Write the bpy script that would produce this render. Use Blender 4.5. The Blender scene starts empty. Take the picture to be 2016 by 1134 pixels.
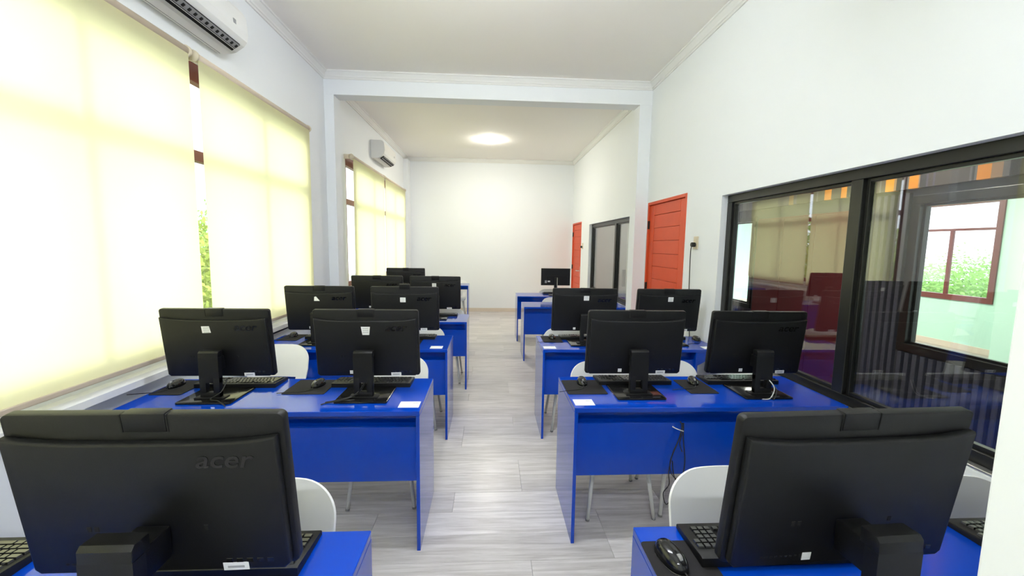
import bpy, bmesh, math, random
from mathutils import Vector, Matrix
random.seed(7)
S = bpy.context.scene
COL = S.collection
PI = math.pi

# ------------------------------------------------------------------ camera, sky, exposure
CAM_POS = Vector((0, 0, 1.58))
CF = Vector((0.05459488, 0.99304057, -0.10435437))
CR = Vector((0.99846725, -0.05334267, 0.01475513))
CU = Vector((-0.0090859, 0.10499997, 0.99443072))
cd = bpy.data.cameras.new('camera')
cd.sensor_width = 36.0
cd.lens = 802.389 / 2016 * 36.0
cd.clip_start = 0.02
cam = bpy.data.objects.new('camera', cd)
COL.objects.link(cam)
cam.matrix_world = Matrix(((CR.x, CU.x, -CF.x, CAM_POS.x), (CR.y, CU.y, -CF.y, CAM_POS.y),
                           (CR.z, CU.z, -CF.z, CAM_POS.z), (0, 0, 0, 1)))
S.camera = cam

SKY_STRENGTH = 1.40
w = bpy.data.worlds.new('sky'); S.world = w; w.use_nodes = True
bg = w.node_tree.nodes['Background']
bg.inputs[0].default_value = (0.90, 0.97, 1.08, 1)
bg.inputs[1].default_value = SKY_STRENGTH

sun_l = bpy.data.lights.new('hazy_sun', 'SUN'); sun_l.energy = 0.62; sun_l.angle = math.radians(16); sun_l.color = (1.0, 0.97, 0.90)
so = bpy.data.objects.new('hazy_sun', sun_l); COL.objects.link(so); so.location = (-12, 2, 9)
so.rotation_euler = Vector((1.0, 0.16, -0.42)).to_track_quat('-Z', 'Y').to_euler()

S.view_settings.view_transform = 'Standard'
S.view_settings.look = 'None'
S.view_settings.gamma = 1.0
S.view_settings.use_curve_mapping = False
S.view_settings.exposure = 1.75
LAMP = 104.0
FILL_TUBE = 76.0

# ------------------------------------------------------------------ room numbers (metres)
XL, XR, ZC = -1.93, 1.934, 3.532
YB, YF = 9.63, -3.2          # back wall, wall behind the camera
YC, CD, ZB = 5.013, 0.20, 3.28   # beam and columns
WT = 0.14

# ------------------------------------------------------------------ materials
MATS = {}
def nt_of(m):
    m.use_nodes = True
    return m.node_tree
def mat(name, col, rough=0.5, metal=0.0, spec=0.5, bump=None, vary=None, coat=0.0, emit=None):
    m = bpy.data.materials.new(name); nt = nt_of(m)
    b = nt.nodes['Principled BSDF']
    b.inputs['Base Color'].default_value = (*col, 1)
    b.inputs['Roughness'].default_value = rough
    b.inputs['Metallic'].default_value = metal
    b.inputs['Specular IOR Level'].default_value = spec
    b.inputs['Coat Weight'].default_value = coat
    b.inputs['Coat Roughness'].default_value = 0.05
    if emit:
        b.inputs['Emission Color'].default_value = (*emit[0], 1)
        b.inputs['Emission Strength'].default_value = emit[1]
    tc = nt.nodes.new('ShaderNodeTexCoord')
    if vary:
        n = nt.nodes.new('ShaderNodeTexNoise'); n.inputs['Scale'].default_value = vary[0]; n.inputs['Detail'].default_value = 3
        r = nt.nodes.new('ShaderNodeMapRange')
        r.inputs['To Min'].default_value = 1 - vary[1]; r.inputs['To Max'].default_value = 1 + vary[1]
        mx = nt.nodes.new('ShaderNodeMix'); mx.data_type = 'RGBA'; mx.blend_type = 'MULTIPLY'
        mx.inputs['Factor'].default_value = 1.0
        nt.links.new(tc.outputs['Object'], n.inputs['Vector'])
        nt.links.new(n.outputs['Fac'], r.inputs['Value'])
        mx.inputs['A'].default_value = (*col, 1)
        nt.links.new(r.outputs['Result'], mx.inputs['B'])
        nt.links.new(mx.outputs['Result'], b.inputs['Base Color'])
    if bump:
        n2 = nt.nodes.new('ShaderNodeTexNoise'); n2.inputs['Scale'].default_value = bump[0]; n2.inputs['Detail'].default_value = 2
        bp = nt.nodes.new('ShaderNodeBump'); bp.inputs['Strength'].default_value = bump[1]; bp.inputs['Distance'].default_value = 0.002
        nt.links.new(tc.outputs['Object'], n2.inputs['Vector'])
        nt.links.new(n2.outputs['Fac'], bp.inputs['Height'])
        nt.links.new(bp.outputs['Normal'], b.inputs['Normal'])
    MATS[name] = m
    return m

mat('wall', (0.86, 0.885, 0.905), 0.75, spec=0.2, bump=(60, 0.05), vary=(1.5, 0.012))
mat('ceiling', (0.95, 0.92, 0.88), 0.85, spec=0.1, vary=(0.8, 0.015))
mat('trimwhite', (0.82, 0.82, 0.80), 0.6, spec=0.3, vary=(3, 0.01))
mat('baseboard', (0.72, 0.63, 0.52), 0.45, vary=(8, 0.05))
mat('mint', (0.55, 0.83, 0.70), 0.7, spec=0.2, vary=(2, 0.02))
mat('blue', (0.0004, 0.050, 0.46), 0.10, spec=0.5, vary=(5, 0.04))
mat('blackplastic', (0.006, 0.006, 0.0065), 0.42, spec=0.32, bump=(900, 0.25), vary=(30, 0.1))
mat('blackgloss', (0.008, 0.008, 0.009), 0.14, spec=0.5, vary=(12, 0.1))
mat('logo', (0.002, 0.002, 0.003), 0.10, spec=0.6, vary=(10, 0.05))
mat('darkhole', (0.002, 0.002, 0.002), 0.8, vary=(10, 0.05))
mat('screen', (0.004, 0.004, 0.005), 0.06, vary=(10, 0.05))
mat('keycap', (0.018, 0.018, 0.020), 0.20, spec=1.0, vary=(40, 0.1))
mat('padcloth', (0.020, 0.019, 0.021), 0.85, spec=0.2, bump=(1500, 0.4), vary=(50, 0.15))
mat('sticker', (0.86, 0.86, 0.84), 0.5, vary=(60, 0.03))
mat('stickergrey', (0.42, 0.42, 0.42), 0.5, vary=(60, 0.05))
mat('paper', (0.86, 0.88, 0.90), 0.6, vary=(20, 0.02))
mat('chairwhite', (0.88, 0.88, 0.86), 0.32, spec=0.5, vary=(10, 0.015))
mat('legwhite', (0.78, 0.78, 0.75), 0.35, vary=(10, 0.02))
mat('rubber', (0.25, 0.25, 0.25), 0.7, vary=(10, 0.05))
mat('acwhite', (0.76, 0.76, 0.74), 0.35, vary=(4, 0.015))
mat('acgrey', (0.30, 0.30, 0.31), 0.5, vary=(30, 0.15))
mat('frameblack', (0.012, 0.012, 0.011), 0.32, spec=0.5, vary=(6, 0.1))
mat('framebrown', (0.16, 0.035, 0.025), 0.4, vary=(12, 0.15))
mat('rollercream', (0.60, 0.50, 0.38), 0.5, vary=(10, 0.02))
mat('alu', (0.65, 0.65, 0.65), 0.3, metal=0.9, vary=(10, 0.03))
mat('doorred', (0.68, 0.085, 0.026), 0.42, spec=0.25, vary=(7, 0.06))
mat('maroon', (0.13, 0.010, 0.016), 0.35, vary=(6, 0.1))
mat('ribfoam', (0.11, 0.105, 0.14), 0.9, spec=0.1, bump=(400, 0.4), vary=(40, 0.15))
mat('studiofloor', (0.05, 0.045, 0.045), 0.6, vary=(5, 0.1))
mat('studiowall', (0.07, 0.065, 0.08), 0.85, vary=(5, 0.1))
mat('greywall', (0.40, 0.40, 0.39), 0.8, vary=(3, 0.02))
mat('socketcream', (0.66, 0.58, 0.42), 0.45, vary=(20, 0.02))
mat('stripe_orange', (0.95, 0.33, 0.01), 0.8, vary=(30, 0.08))
mat('stripe_tan', (0.42, 0.24, 0.12), 0.8, vary=(30, 0.08))
mat('stripe_brown', (0.10, 0.075, 0.065), 0.85, vary=(30, 0.12))
mat('stripe_grey', (0.17, 0.16, 0.16), 0.85, vary=(30, 0.12))
mat('stripe_dark', (0.045, 0.04, 0.045), 0.85, vary=(30, 0.12))
mat('stripe_violet', (0.12, 0.10, 0.15), 0.85, vary=(30, 0.12))
mat('cable', (0.008, 0.008, 0.008), 0.45, vary=(20, 0.1))
mat('cablewhite', (0.6, 0.6, 0.6), 0.4, vary=(20, 0.05))
mat('leaf', (0.22, 0.44, 0.08), 0.6, vary=(0.7, 0.35))
mat('leafyellow', (0.30, 0.38, 0.04), 0.6, vary=(0.7, 0.35))
mat('bark', (0.10, 0.07, 0.05), 0.85, vary=(8, 0.3))
mat('groundmat', (0.22, 0.26, 0.16), 0.9, vary=(0.4, 0.25))
mat('corridorfloor', (0.42, 0.38, 0.34), 0.45, vary=(3, 0.08))
mat('lampglow', (0.9, 0.9, 0.85), 0.5, emit=((1.0, 0.96, 0.85), LAMP), vary=(5, 0.0))

mat('fill_tubeglow', (0.9, 0.9, 0.88), 0.5, emit=((0.92, 0.97, 1.04), FILL_TUBE), vary=(5, 0.0))

def blind_mat():
    m = bpy.data.materials.new('blindcloth'); nt = nt_of(m); nt.nodes.clear()
    o = nt.nodes.new('ShaderNodeOutputMaterial')
    tr = nt.nodes.new('ShaderNodeBsdfTranslucent'); tr.inputs[0].default_value = (0.94, 0.90, 0.46, 1)
    df = nt.nodes.new('ShaderNodeBsdfDiffuse'); df.inputs[0].default_value = (0.80, 0.78, 0.62, 1)
    mx = nt.nodes.new('ShaderNodeMixShader'); mx.inputs[0].default_value = 0.40
    tc = nt.nodes.new('ShaderNodeTexCoord')
    wv = nt.nodes.new('ShaderNodeTexNoise'); wv.inputs['Scale'].default_value = 350
    bp = nt.nodes.new('ShaderNodeBump'); bp.inputs['Strength'].default_value = 0.1; bp.inputs['Distance'].default_value = 0.001
    nt.links.new(tc.outputs['Object'], wv.inputs['Vector']); nt.links.new(wv.outputs['Fac'], bp.inputs['Height'])
    nt.links.new(bp.outputs['Normal'], df.inputs['Normal'])
    nt.links.new(tr.outputs[0], mx.inputs[1]); nt.links.new(df.outputs[0], mx.inputs[2])
    nt.links.new(mx.outputs[0], o.inputs[0])
    MATS['blindcloth'] = m
blind_mat()

def glass_mat(name, f0, tint):
    m = bpy.data.materials.new(name); nt = nt_of(m); nt.nodes.clear()
    o = nt.nodes.new('ShaderNodeOutputMaterial')
    tp = nt.nodes.new('ShaderNodeBsdfTransparent'); tp.inputs[0].default_value = (*tint, 1)
    gl = nt.nodes.new('ShaderNodeBsdfGlossy'); gl.inputs['Roughness'].default_value = 0.0
    gl.inputs[0].default_value = (1, 1, 1, 1)
    g = nt.nodes.new('ShaderNodeNewGeometry')
    dot = nt.nodes.new('ShaderNodeVectorMath'); dot.operation = 'DOT_PRODUCT'
    ab = nt.nodes.new('ShaderNodeMath'); ab.operation = 'ABSOLUTE'
    om = nt.nodes.new('ShaderNodeMath'); om.operation = 'SUBTRACT'; om.inputs[0].default_value = 1.0; om.use_clamp = True
    pw = nt.nodes.new('ShaderNodeMath'); pw.operation = 'POWER'; pw.inputs[1].default_value = 5.0
    ma = nt.nodes.new('ShaderNodeMath'); ma.operation = 'MULTIPLY_ADD'; ma.inputs[1].default_value = 1 - f0; ma.inputs[2].default_value = f0
    L = nt.links.new
    L(g.outputs['Normal'], dot.inputs[0]); L(g.outputs['Incoming'], dot.inputs[1])
    L(dot.outputs['Value'], ab.inputs[0]); L(ab.outputs[0], om.inputs[1]); L(om.outputs[0], pw.inputs[0]); L(pw.outputs[0], ma.inputs[0])
    mx = nt.nodes.new('ShaderNodeMixShader')
    L(ma.outputs[0], mx.inputs[0]); L(tp.outputs[0], mx.inputs[1]); L(gl.outputs[0], mx.inputs[2]); L(mx.outputs[0], o.inputs[0])
    MATS[name] = m
glass_mat('glass_in', 0.10, (0.93, 0.95, 0.94))
glass_mat('glass_out', 0.04, (0.97, 0.98, 0.97))

def wood_mat():
    m = bpy.data.materials.new('greywood'); nt = nt_of(m); L = nt.links.new
    b = nt.nodes['Principled BSDF']; b.inputs['Roughness'].default_value = 0.30; b.inputs['Specular IOR Level'].default_value = 0.4
    tc = nt.nodes.new('ShaderNodeTexCoord'); oi = nt.nodes.new('ShaderNodeObjectInfo')
    mp = nt.nodes.new('ShaderNodeMapping'); mp.inputs['Scale'].default_value = (1.2, 16, 1)
    ad = nt.nodes.new('ShaderNodeVectorMath'); ad.operation = 'ADD'
    sc = nt.nodes.new('ShaderNodeMath'); sc.operation = 'MULTIPLY'; sc.inputs[1].default_value = 37.0
    L(oi.outputs['Random'], sc.inputs[0]); L(tc.outputs['Object'], ad.inputs[0]); L(sc.outputs[0], ad.inputs[1]); L(ad.outputs[0], mp.inputs['Vector'])
    n = nt.nodes.new('ShaderNodeTexNoise'); n.inputs['Scale'].default_value = 2.2; n.inputs['Detail'].default_value = 8; n.inputs['Roughness'].default_value = 0.65; n.inputs['Distortion'].default_value = 0.4
    L(mp.outputs[0], n.inputs['Vector'])
    cr = nt.nodes.new('ShaderNodeValToRGB')
    cr.color_ramp.elements[0].position = 0.30; cr.color_ramp.elements[0].color = (0.42, 0.39, 0.382, 1)
    cr.color_ramp.elements[1].position = 0.72; cr.color_ramp.elements[1].color = (0.76, 0.73, 0.725, 1)
    L(n.outputs['Fac'], cr.inputs[0])
    r = nt.nodes.new('ShaderNodeMapRange'); r.inputs['To Min'].default_value = 0.88; r.inputs['To Max'].default_value = 1.10
    L(oi.outputs['Random'], r.inputs['Value'])
    mx = nt.nodes.new('ShaderNodeMix'); mx.data_type = 'RGBA'; mx.blend_type = 'MULTIPLY'; mx.inputs['Factor'].default_value = 1
    L(cr.outputs[0], mx.inputs['A']); L(r.outputs[0], mx.inputs['B']); L(mx.outputs['Result'], b.inputs['Base Color'])
    MATS['greywood'] = m
wood_mat()

# ------------------------------------------------------------------ mesh helpers
class MB:
    def __init__(s): s.bm = bmesh.new()
    def box(s, a, b, bevel=0.0, seg=2, mtx=None):
        lo = Vector((min(a[0], b[0]), min(a[1], b[1]), min(a[2], b[2]))); hi = Vector((max(a[0], b[0]), max(a[1], b[1]), max(a[2], b[2])))
        r = bmesh.ops.create_cube(s.bm, size=1.0)
        vs = r['verts']; c = (lo + hi) / 2; d = hi - lo
        for v in vs: v.co = Vector((v.co.x * d.x + c.x, v.co.y * d.y + c.y, v.co.z * d.z + c.z))
        if bevel > 0:
            es = list({e for v in vs for e in v.link_edges})
            rr = bmesh.ops.bevel(s.bm, geom=es, offset=bevel, segments=seg, affect='EDGES', profile=0.5)
            vs = list({v for f in rr['faces'] for v in f.verts} | {v for v in vs if v.is_valid})
        if mtx is not None:
            for v in vs: v.co = mtx @ v.co
        return s
    def prism(s, poly, axis, a, b, bevel=0.0, seg=2, mtx=None):
        # poly: 2D points; axis 'x','y','z' extrusion from a to b
        def P(p, t):
            if axis == 'x': return (t, p[0], p[1])
            if axis == 'y': return (p[0], t, p[1])
            return (p[0], p[1], t)
        v0 = [s.bm.verts.new(P(p, a)) for p in poly]; v1 = [s.bm.verts.new(P(p, b)) for p in poly]
        n = len(poly); fs = []
        f0 = s.bm.faces.new(v0); f1 = s.bm.faces.new(list(reversed(v1))); fs += [f0, f1]
        for i in range(n): fs.append(s.bm.faces.new((v0[(i + 1) % n], v0[i], v1[i], v1[(i + 1) % n])))
        bmesh.ops.recalc_face_normals(s.bm, faces=fs)
        vs = v0 + v1
        if bevel > 0:
            es = list(set(f0.edges) | set(f1.edges))
            rr = bmesh.ops.bevel(s.bm, geom=es, offset=bevel, segments=seg, affect='EDGES', profile=0.5)
            vs = list({v for f in rr['faces'] for v in f.verts} | {v for v in vs if v.is_valid})
        if mtx is not None:
            for v in vs: v.co = mtx @ v.co
        return s
    def tube(s, pts, r, n=8, r1=None, cap=True):
        pts = [Vector(p) for p in pts]; rings = []
        m = len(pts)
        for i, p in enumerate(pts):
            t = (pts[min(i + 1, m - 1)] - pts[max(i - 1, 0)]).normalized()
            up = Vector((0, 0, 1)) if abs(t.z) < 0.9 else Vector((1, 0, 0))
            u = t.cross(up).normalized(); v = t.cross(u).normalized()
            rad = r if r1 is None else r + (r1 - r) * i / (m - 1)
            rings.append([s.bm.verts.new(p + (u * math.cos(2 * PI * k / n) + v * math.sin(2 * PI * k / n)) * rad) for k in range(n)])
        fs = []
        for i in range(m - 1):
            for k in range(n):
                fs.append(s.bm.faces.new((rings[i][k], rings[i][(k + 1) % n], rings[i + 1][(k + 1) % n], rings[i + 1][k])))
        if cap:
            fs.append(s.bm.faces.new(list(reversed(rings[0])))); fs.append(s.bm.faces.new(rings[-1]))
        for f in fs: f.smooth = True
        bmesh.ops.recalc_face_normals(s.bm, faces=fs)
        return s
    def disc(s, c, r, z0, z1, n=32):
        return s.prism([(c[0] + r * math.cos(2 * PI * k / n), c[1] + r * math.sin(2 * PI * k / n)) for k in range(n)], 'z', z0, z1)
    def mesh(s, name, m, smooth=None):
        me = bpy.data.meshes.new(name); s.bm.to_mesh(me); s.bm.free()
        me.materials.append(MATS[m])
        if smooth is not None:
            for p in me.polygons: p.use_smooth = True
            me.set_sharp_from_angle(angle=math.radians(smooth))
        return me
    def obj(s, name, m, parent=None, loc=(0, 0, 0), smooth=None):
        return link(name, s.mesh(name, m, smooth), parent, loc)
def link(name, me, parent=None, loc=(0, 0, 0), rot=None):
    o = bpy.data.objects.new(name, me); COL.objects.link(o)
    o.location = loc
    if rot: o.rotation_euler = rot
    if parent: o.parent = parent
    return o
def empty(name, loc=(0, 0, 0), rz=0.0, parent=None):
    o = bpy.data.objects.new(name, None); COL.objects.link(o); o.location = loc; o.rotation_euler = (0, 0, rz)
    o.empty_display_size = 0.1
    if parent: o.parent = parent
    return o
def tag(o, label, cat, group=None):
    o['label'] = label; o['category'] = cat
    if group: o['group'] = group
    return o
def struct(o, label=None):
    o['kind'] = 'structure'
    if label: o['label'] = label
    return o
def dup(root, loc=None, rz=None, parent=None):
    r = root.copy(); COL.objects.link(r)
    if parent is not None: r.parent = parent
    if loc is not None: r.location = loc
    if rz is not None: r.rotation_euler = (0, 0, rz)
    for ch in root.children:
        dup(ch, parent=r)
    return r
def rrect(x0, x1, z0, z1, r, n=6):
    pts = []
    for cx, cz, a0 in ((x1 - r, z1 - r, 0), (x0 + r, z1 - r, 90), (x0 + r, z0 + r, 180), (x1 - r, z0 + r, 270)):
        for k in range(n + 1):
            a = math.radians(a0 + 90 * k / n); pts.append((cx + r * math.cos(a), cz + r * math.sin(a)))
    return pts

# ------------------------------------------------------------------ the room shell
def wall_x(name, x0, x1, y0, y1, z0, z1, holes, m='wall'):
    """wall slab in the YZ plane with rectangular holes (ya, yb, za, zb) sorted by ya"""
    b = MB(); y = y0
    for (ya, yb, za, zb) in sorted(holes):
        if ya > y: b.box((x0, y, z0), (x1, ya, z1))
        if za > z0: b.box((x0, ya, z0), (x1, yb, za))
        if zb < z1: b.box((x0, ya, zb), (x1, yb, z1))
        y = yb
    if y < y1: b.box((x0, y, z0), (x1, y1, z1))
    return struct(b.obj(name, m))

# left wall: near window, far window, one more window behind the camera
WL = [(-2.6, 0.55, 0.98, 2.735), (1.0, 4.30, 0.98, 2.735), (5.66, 8.94, 0.98, 2.735)]
wall_left = wall_x('wall_left', XL - WT, XL, YF, YB, 0, ZC, WL)
# right wall: glass partition, door, far glass, far door
DOOR1 = (3.986, 4.985, 0.0, 2.119)
DOOR2 = (8.64, 9.56, 0.0, 2.10)
GW1 = (0.62, 3.371, 0.715, 2.019)
GW2 = (5.586, 7.96, 0.715, 2.005)
wall_right = wall_x('wall_right', XR, XR + WT, YF, YB, 0, ZC, [GW1, DOOR1, GW2, DOOR2])
struct(MB().box((XL - WT, YB, 0), (XR + WT, YB + WT, ZC)).obj('wall_back', 'wall'))
struct(MB().box((XL - WT, YF - WT, 0), (XR + WT, YF, ZC)).obj('wall_front', 'wall'))
struct(MB().box((XL - WT, YF - WT, ZC), (XR + WT, YB + WT, ZC + 0.15)).obj('ceiling', 'ceiling'))
# square column beside the camera on the right
struct(MB().box((0.697, 0.20, 0), (0.98, 0.50, ZC), 0.004).obj('column', 'wall'), 'white square column standing beside the first glass-wall-side desk')
# beam and its two columns
b = MB().box((XL, YC, ZB), (XR, YC + CD, ZC))
struct(b.obj('beam', 'wall'), 'white ceiling beam between the two parts of the room')
struct(MB().box((XL, YC, 0), (XL + 0.111, YC + CD, ZB), 0.003).obj('column', 'wall'), 'white column on the window wall under the beam')
struct(MB().box((XR - 0.15, YC, 0), (XR, YC + CD, ZB), 0.003).obj('column', 'wall'), 'white column beside the red door under the beam')
# shallow pilasters in the far left corner and beside the near column
struct(MB().box((XL, YB - 0.30, 0), (XL + 0.10, YB, ZC - 0.09), 0.003).obj('column', 'wall'), 'white corner column between far blinds and back wall')

# cornices: stepped mouldings
def cornice(name, p0, p1, inward):
    """p0,p1 along the wall top; inward = unit vector from the wall into the room"""
    prof = [(0, 0), (0.062, 0), (0.062, -0.014), (0.050, -0.018), (0.038, -0.034), (0.026, -0.048), (0.022, -0.062), (0.012, -0.066), (0.012, -0.084), (0, -0.084)]
    bm = bmesh.new(); p0 = Vector(p0); p1 = Vector(p1); iv = Vector(inward)
    A = [bm.verts.new(p0 + iv * a + Vector((0, 0, h))) for a, h in prof]; B = [bm.verts.new(p1 + iv * a + Vector((0, 0, h))) for a, h in prof]
    n = len(prof)
    for i in range(n): bm.faces.new((A[i], A[(i + 1) % n], B[(i + 1) % n], B[i]))
    bm.faces.new(A); bm.faces.new(list(reversed(B)))
    bmesh.ops.recalc_face_normals(bm, faces=bm.faces)
    me = bpy.data.meshes.new(name); bm.to_mesh(me); bm.free(); me.materials.append(MATS['trimwhite'])
    return struct(link(name, me))
cornice('trim_1', (XL, YF, ZC), (XL, YC, ZC), (1, 0, 0))
cornice('trim_2', (XR, YF, ZC), (XR, YC, ZC), (-1, 0, 0))
cornice('trim_3', (XL, YC, ZC), (XR, YC, ZC), (0, -1, 0))
cornice('trim_4', (XL, YC + CD, ZC), (XL, YB, ZC), (1, 0, 0))
cornice('trim_5', (XR, YC + CD, ZC), (XR, YB, ZC), (-1, 0, 0))
cornice('trim_6', (XL, YB, ZC), (XR, YB, ZC), (0, -1, 0))
# baseboards
struct(MB().box((XL + 0.1, YB - 0.012, 0), (XR, YB, 0.085), 0.003).obj('baseboard_back', 'baseboard'))
struct(MB().box((XL, YC + CD, 0), (XL + 0.012, YB - 0.30, 0.085), 0.003).obj('baseboard_left', 'baseboard'))
struct(MB().box((XR - 0.012, YC + CD, 0), (XR, 8.63, 0.085), 0.003).obj('baseboard_right', 'baseboard'))

# floor: a slab with laminate planks laid across the room
floor = struct(MB().box((XL - WT, YF - WT, -0.15), (XR + WT, YB + WT, -0.008)).obj('floor', 'greywood'))
PW, PL = 0.193, 1.29
pk = {}
def plank(x0, x1, y0, y1):
    key = (round(x1 - x0, 3), round(y1 - y0, 3))
    if key not in pk:
        pk[key] = MB().box((-(key[0]) / 2 + 0.0006, -key[1] / 2 + 0.0006, -0.008), (key[0] / 2 - 0.0006, key[1] / 2 - 0.0006, 0.0), 0.0008, 1).mesh('plank', 'greywood')
    o = link('plank', pk[key], floor, ((x0 + x1) / 2, (y0 + y1) / 2, 0))
offs = [0.0, 0.43, 0.86]
y = 0.35; i = 0
struct(MB().box((XL, YF, -0.008), (XR, 0.35, 0)).obj('floor', 'greywood'))
while y < YB - 0.01:
    y1 = min(y + PW, YB)
    x = XL - offs[(i * 2 + (i // 3)) % 3]
    while x < XR:
        a, c = max(x, XL), min(x + PL, XR)
        if c - a > 0.02: plank(a, c, y, y1)
        x += PL
    y = y1; i += 1

# ------------------------------------------------------------------ left windows (brown wooden frames) and sills
def brown_window(name, y0, y1, z0, z1, mull, zt, xf):
    w_ = struct(empty(name, (xf, (y0 + y1) / 2, z0)), None)
    cy = (y0 + y1) / 2
    def part(n, ya, yb, za, zb, d=0.06, m='framebrown', bev=0.004):
        return MB().box((-d / 2, ya - cy, za - z0), (d / 2, yb - cy, zb - z0), bev).obj(n, m, w_)
    t = 0.12
    part('frame_head', y0, y1, z1 - t, z1); part('frame_sill', y0, y1, z0, z0 + 0.07)
    part('frame_jamb', y0, y0 + 0.07, z0 + 0.07, z1 - t); part('frame_jamb', y1 - 0.07, y1, z0 + 0.07, z1 - t)
    part('transom', y0 + 0.07, y1 - 0.07, zt - 0.035, zt + 0.035)
    edges = [y0 + 0.07]
    for m_ in mull:
        part('mullion', m_ - 0.025, m_ + 0.025, z0 + 0.07, zt - 0.035, 0.04); part('mullion', m_ - 0.025, m_ + 0.025, zt + 0.035, z1 - t, 0.04)
        edges += [m_ - 0.025, m_ + 0.025]
    edges.append(y1 - 0.07)
    for k in range(0, len(edges), 2):
        for za, zb in ((z0 + 0.07, zt - 0.035), (zt + 0.035, z1 - t)):
            part('pane', edges[k], edges[k + 1], za, zb, 0.006, 'glass_out', 0)
    return w_
XW = XL - 0.045
brown_window('window_1', 1.0, 4.30, 0.98, 2.735, [1.99, 2.70, 3.47], 2.14, XW)
brown_window('window_2', 5.66, 8.94, 0.98, 2.735, [6.60, 7.27, 8.0], 2.14, XW)
brown_window('window_3', -2.6, 0.55, 0.98, 2.735, [-1.6, -1.0, -0.4], 2.14, XW)
for k, (a, c) in enumerate(((-2.7, 4.42), (5.58, 9.05))):
    pr = [(XL, 0.80), (XL + 0.07, 0.80), (XL + 0.07, 0.835), (XL + 0.05, 0.855), (XL, 0.855)]
    struct(MB().prism(pr, 'y', a, c).obj('trim_%d' % (7 + k), 'trimwhite'), 'white ledge along the window wall under the blinds')

# roller blinds
def blind(y0, y1, z0, z1, xb, label, far=False):
    t = empty('roller_blind', (xb, (y0 + y1) / 2, z1)); h = (y1 - y0) / 2
    MB().tube([(0, -h + 0.012, 0), (0, h - 0.012, 0)], 0.027, 20).obj('roller_tube', 'rollercream', t)
    for sgn in (-1, 1):
        MB().tube([(0, sgn * (h - 0.016), 0), (0, sgn * h, 0)], 0.034, 20).obj('end_cap', 'socketcream', t)
        MB().box((-0.006, sgn * (h - 0.002), -0.03), (-(xb - XL) + 0.0, sgn * (h - 0.014), 0.03), 0.003).obj('wall_bracket', 'socketcream', t)
    # cloth: gentle sag in depth
    bm = bmesh.new(); NY, NZ = 14, 16; vs = []
    for iz in range(NZ + 1):
        row = []
        for iy in range(NY + 1):
            u = -h + 0.018 + (2 * h - 0.036) * iy / NY; v = iz / NZ
            dx = 0.004 * math.sin(u * 3.1 + y0) * v
            row.append(bm.verts.new((0.020 - 0.006 * v + dx, u, -0.018 - (z1 - z0 - 0.03) * v)))
        vs.append(row)
    for iz in range(NZ):
        for iy in range(NY): bm.faces.new((vs[iz][iy], vs[iz][iy + 1], vs[iz + 1][iy + 1], vs[iz + 1][iy])).smooth = True
    me = bpy.data.meshes.new('cloth'); bm.to_mesh(me); bm.free(); me.materials.append(MATS['blindcloth'])
    link('cloth', me, t)
    MB().box((0.006, -h + 0.018, -(z1 - z0) - 0.012), (0.020, h - 0.018, -(z1 - z0) + 0.014), 0.005).obj('bottom_bar', 'rollercream', t)
    return tag(t, label, 'blind', 'cream roller blinds on the window wall')
XBL = -1.835
blind(0.98, 2.690, 0.925, 2.71, XBL, 'glowing cream roller blind covering the near window nearest the first desk')
blind(2.735, 4.335, 0.925, 2.71, XBL, 'glowing cream roller blind beside the near column, under the first air conditioner')
blind(5.61, 7.250, 0.925, 2.71, XBL, 'glowing cream roller blind just past the window-side column, under the far air conditioner')
blind(7.275, 8.985, 0.925, 2.71, XBL, 'glowing cream roller blind next to the back wall corner')
blind(-2.65, -1.03, 0.925, 2.71, XBL, 'cream roller blind at the entrance end of the window wall')
blind(-0.99, 0.60, 0.925, 2.71, XBL, 'cream roller blind behind the first desk at the entrance end')

# ------------------------------------------------------------------ glass partitions in the right wall
def black_window(name, x, y0, y1, z0, z1, mull, t=0.06, d=0.07, mt=0.072, glass='glass_in'):
    w_ = struct(empty(name, (x, (y0 + y1) / 2, z0))); cy = (y0 + y1) / 2
    def part(n, ya, yb, za, zb, dd=d, m='frameblack', bev=0.004):
        return MB().box((-dd / 2, ya - cy, za - z0), (dd / 2, yb - cy, zb - z0), bev).obj(n, m, w_)
    part('frame_head', y0, y1, z1 - t, z1); part('frame_sill', y0, y1, z0, z0 + t)
    part('frame_jamb', y0, y0 + t, z0 + t, z1 - t); part('frame_jamb', y1 - t, y1, z0 + t, z1 - t)
    e = [y0 + t]
    for m_ in mull:
        part('mullion', m_ - mt / 2, m_ + mt / 2, z0 + t, z1 - t, d + 0.01); e += [m_ - mt / 2, m_ + mt / 2]
    e.append(y1 - t)
    for k in range(0, len(e), 2):
        # slim inner bead round each pane
        for (ya, yb, za, zb) in ((e[k], e[k] + 0.018, z0 + t, z1 - t), (e[k + 1] - 0.018, e[k + 1], z0 + t, z1 - t),
                                 (e[k] + 0.018, e[k + 1] - 0.018, z0 + t, z0 + t + 0.018), (e[k] + 0.018, e[k + 1] - 0.018, z1 - t - 0.018, z1 - t)):
            part('glazing_bead', ya, yb, za, zb, 0.03, bev=0.002)
        part('pane', e[k] + 0.018, e[k + 1] - 0.018, z0 + t + 0.018, z1 - t - 0.018, 0.008, glass, 0)
    return w_
XG = XR + 0.085
black_window('window_4', XG, *GW1[:2], GW1[2], GW1[3], [2.15])
black_window('window_5', XG, *GW2[:2], GW2[2], GW2[3], [6.42])
struct(MB().box((XR + 0.005, GW1[0], GW1[2]), (XR + 0.045, GW1[1], GW1[2] + 0.012), 0.003).obj('trim_9', 'alu'), 'bright metal strip along the sill of the glass wall')

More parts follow.
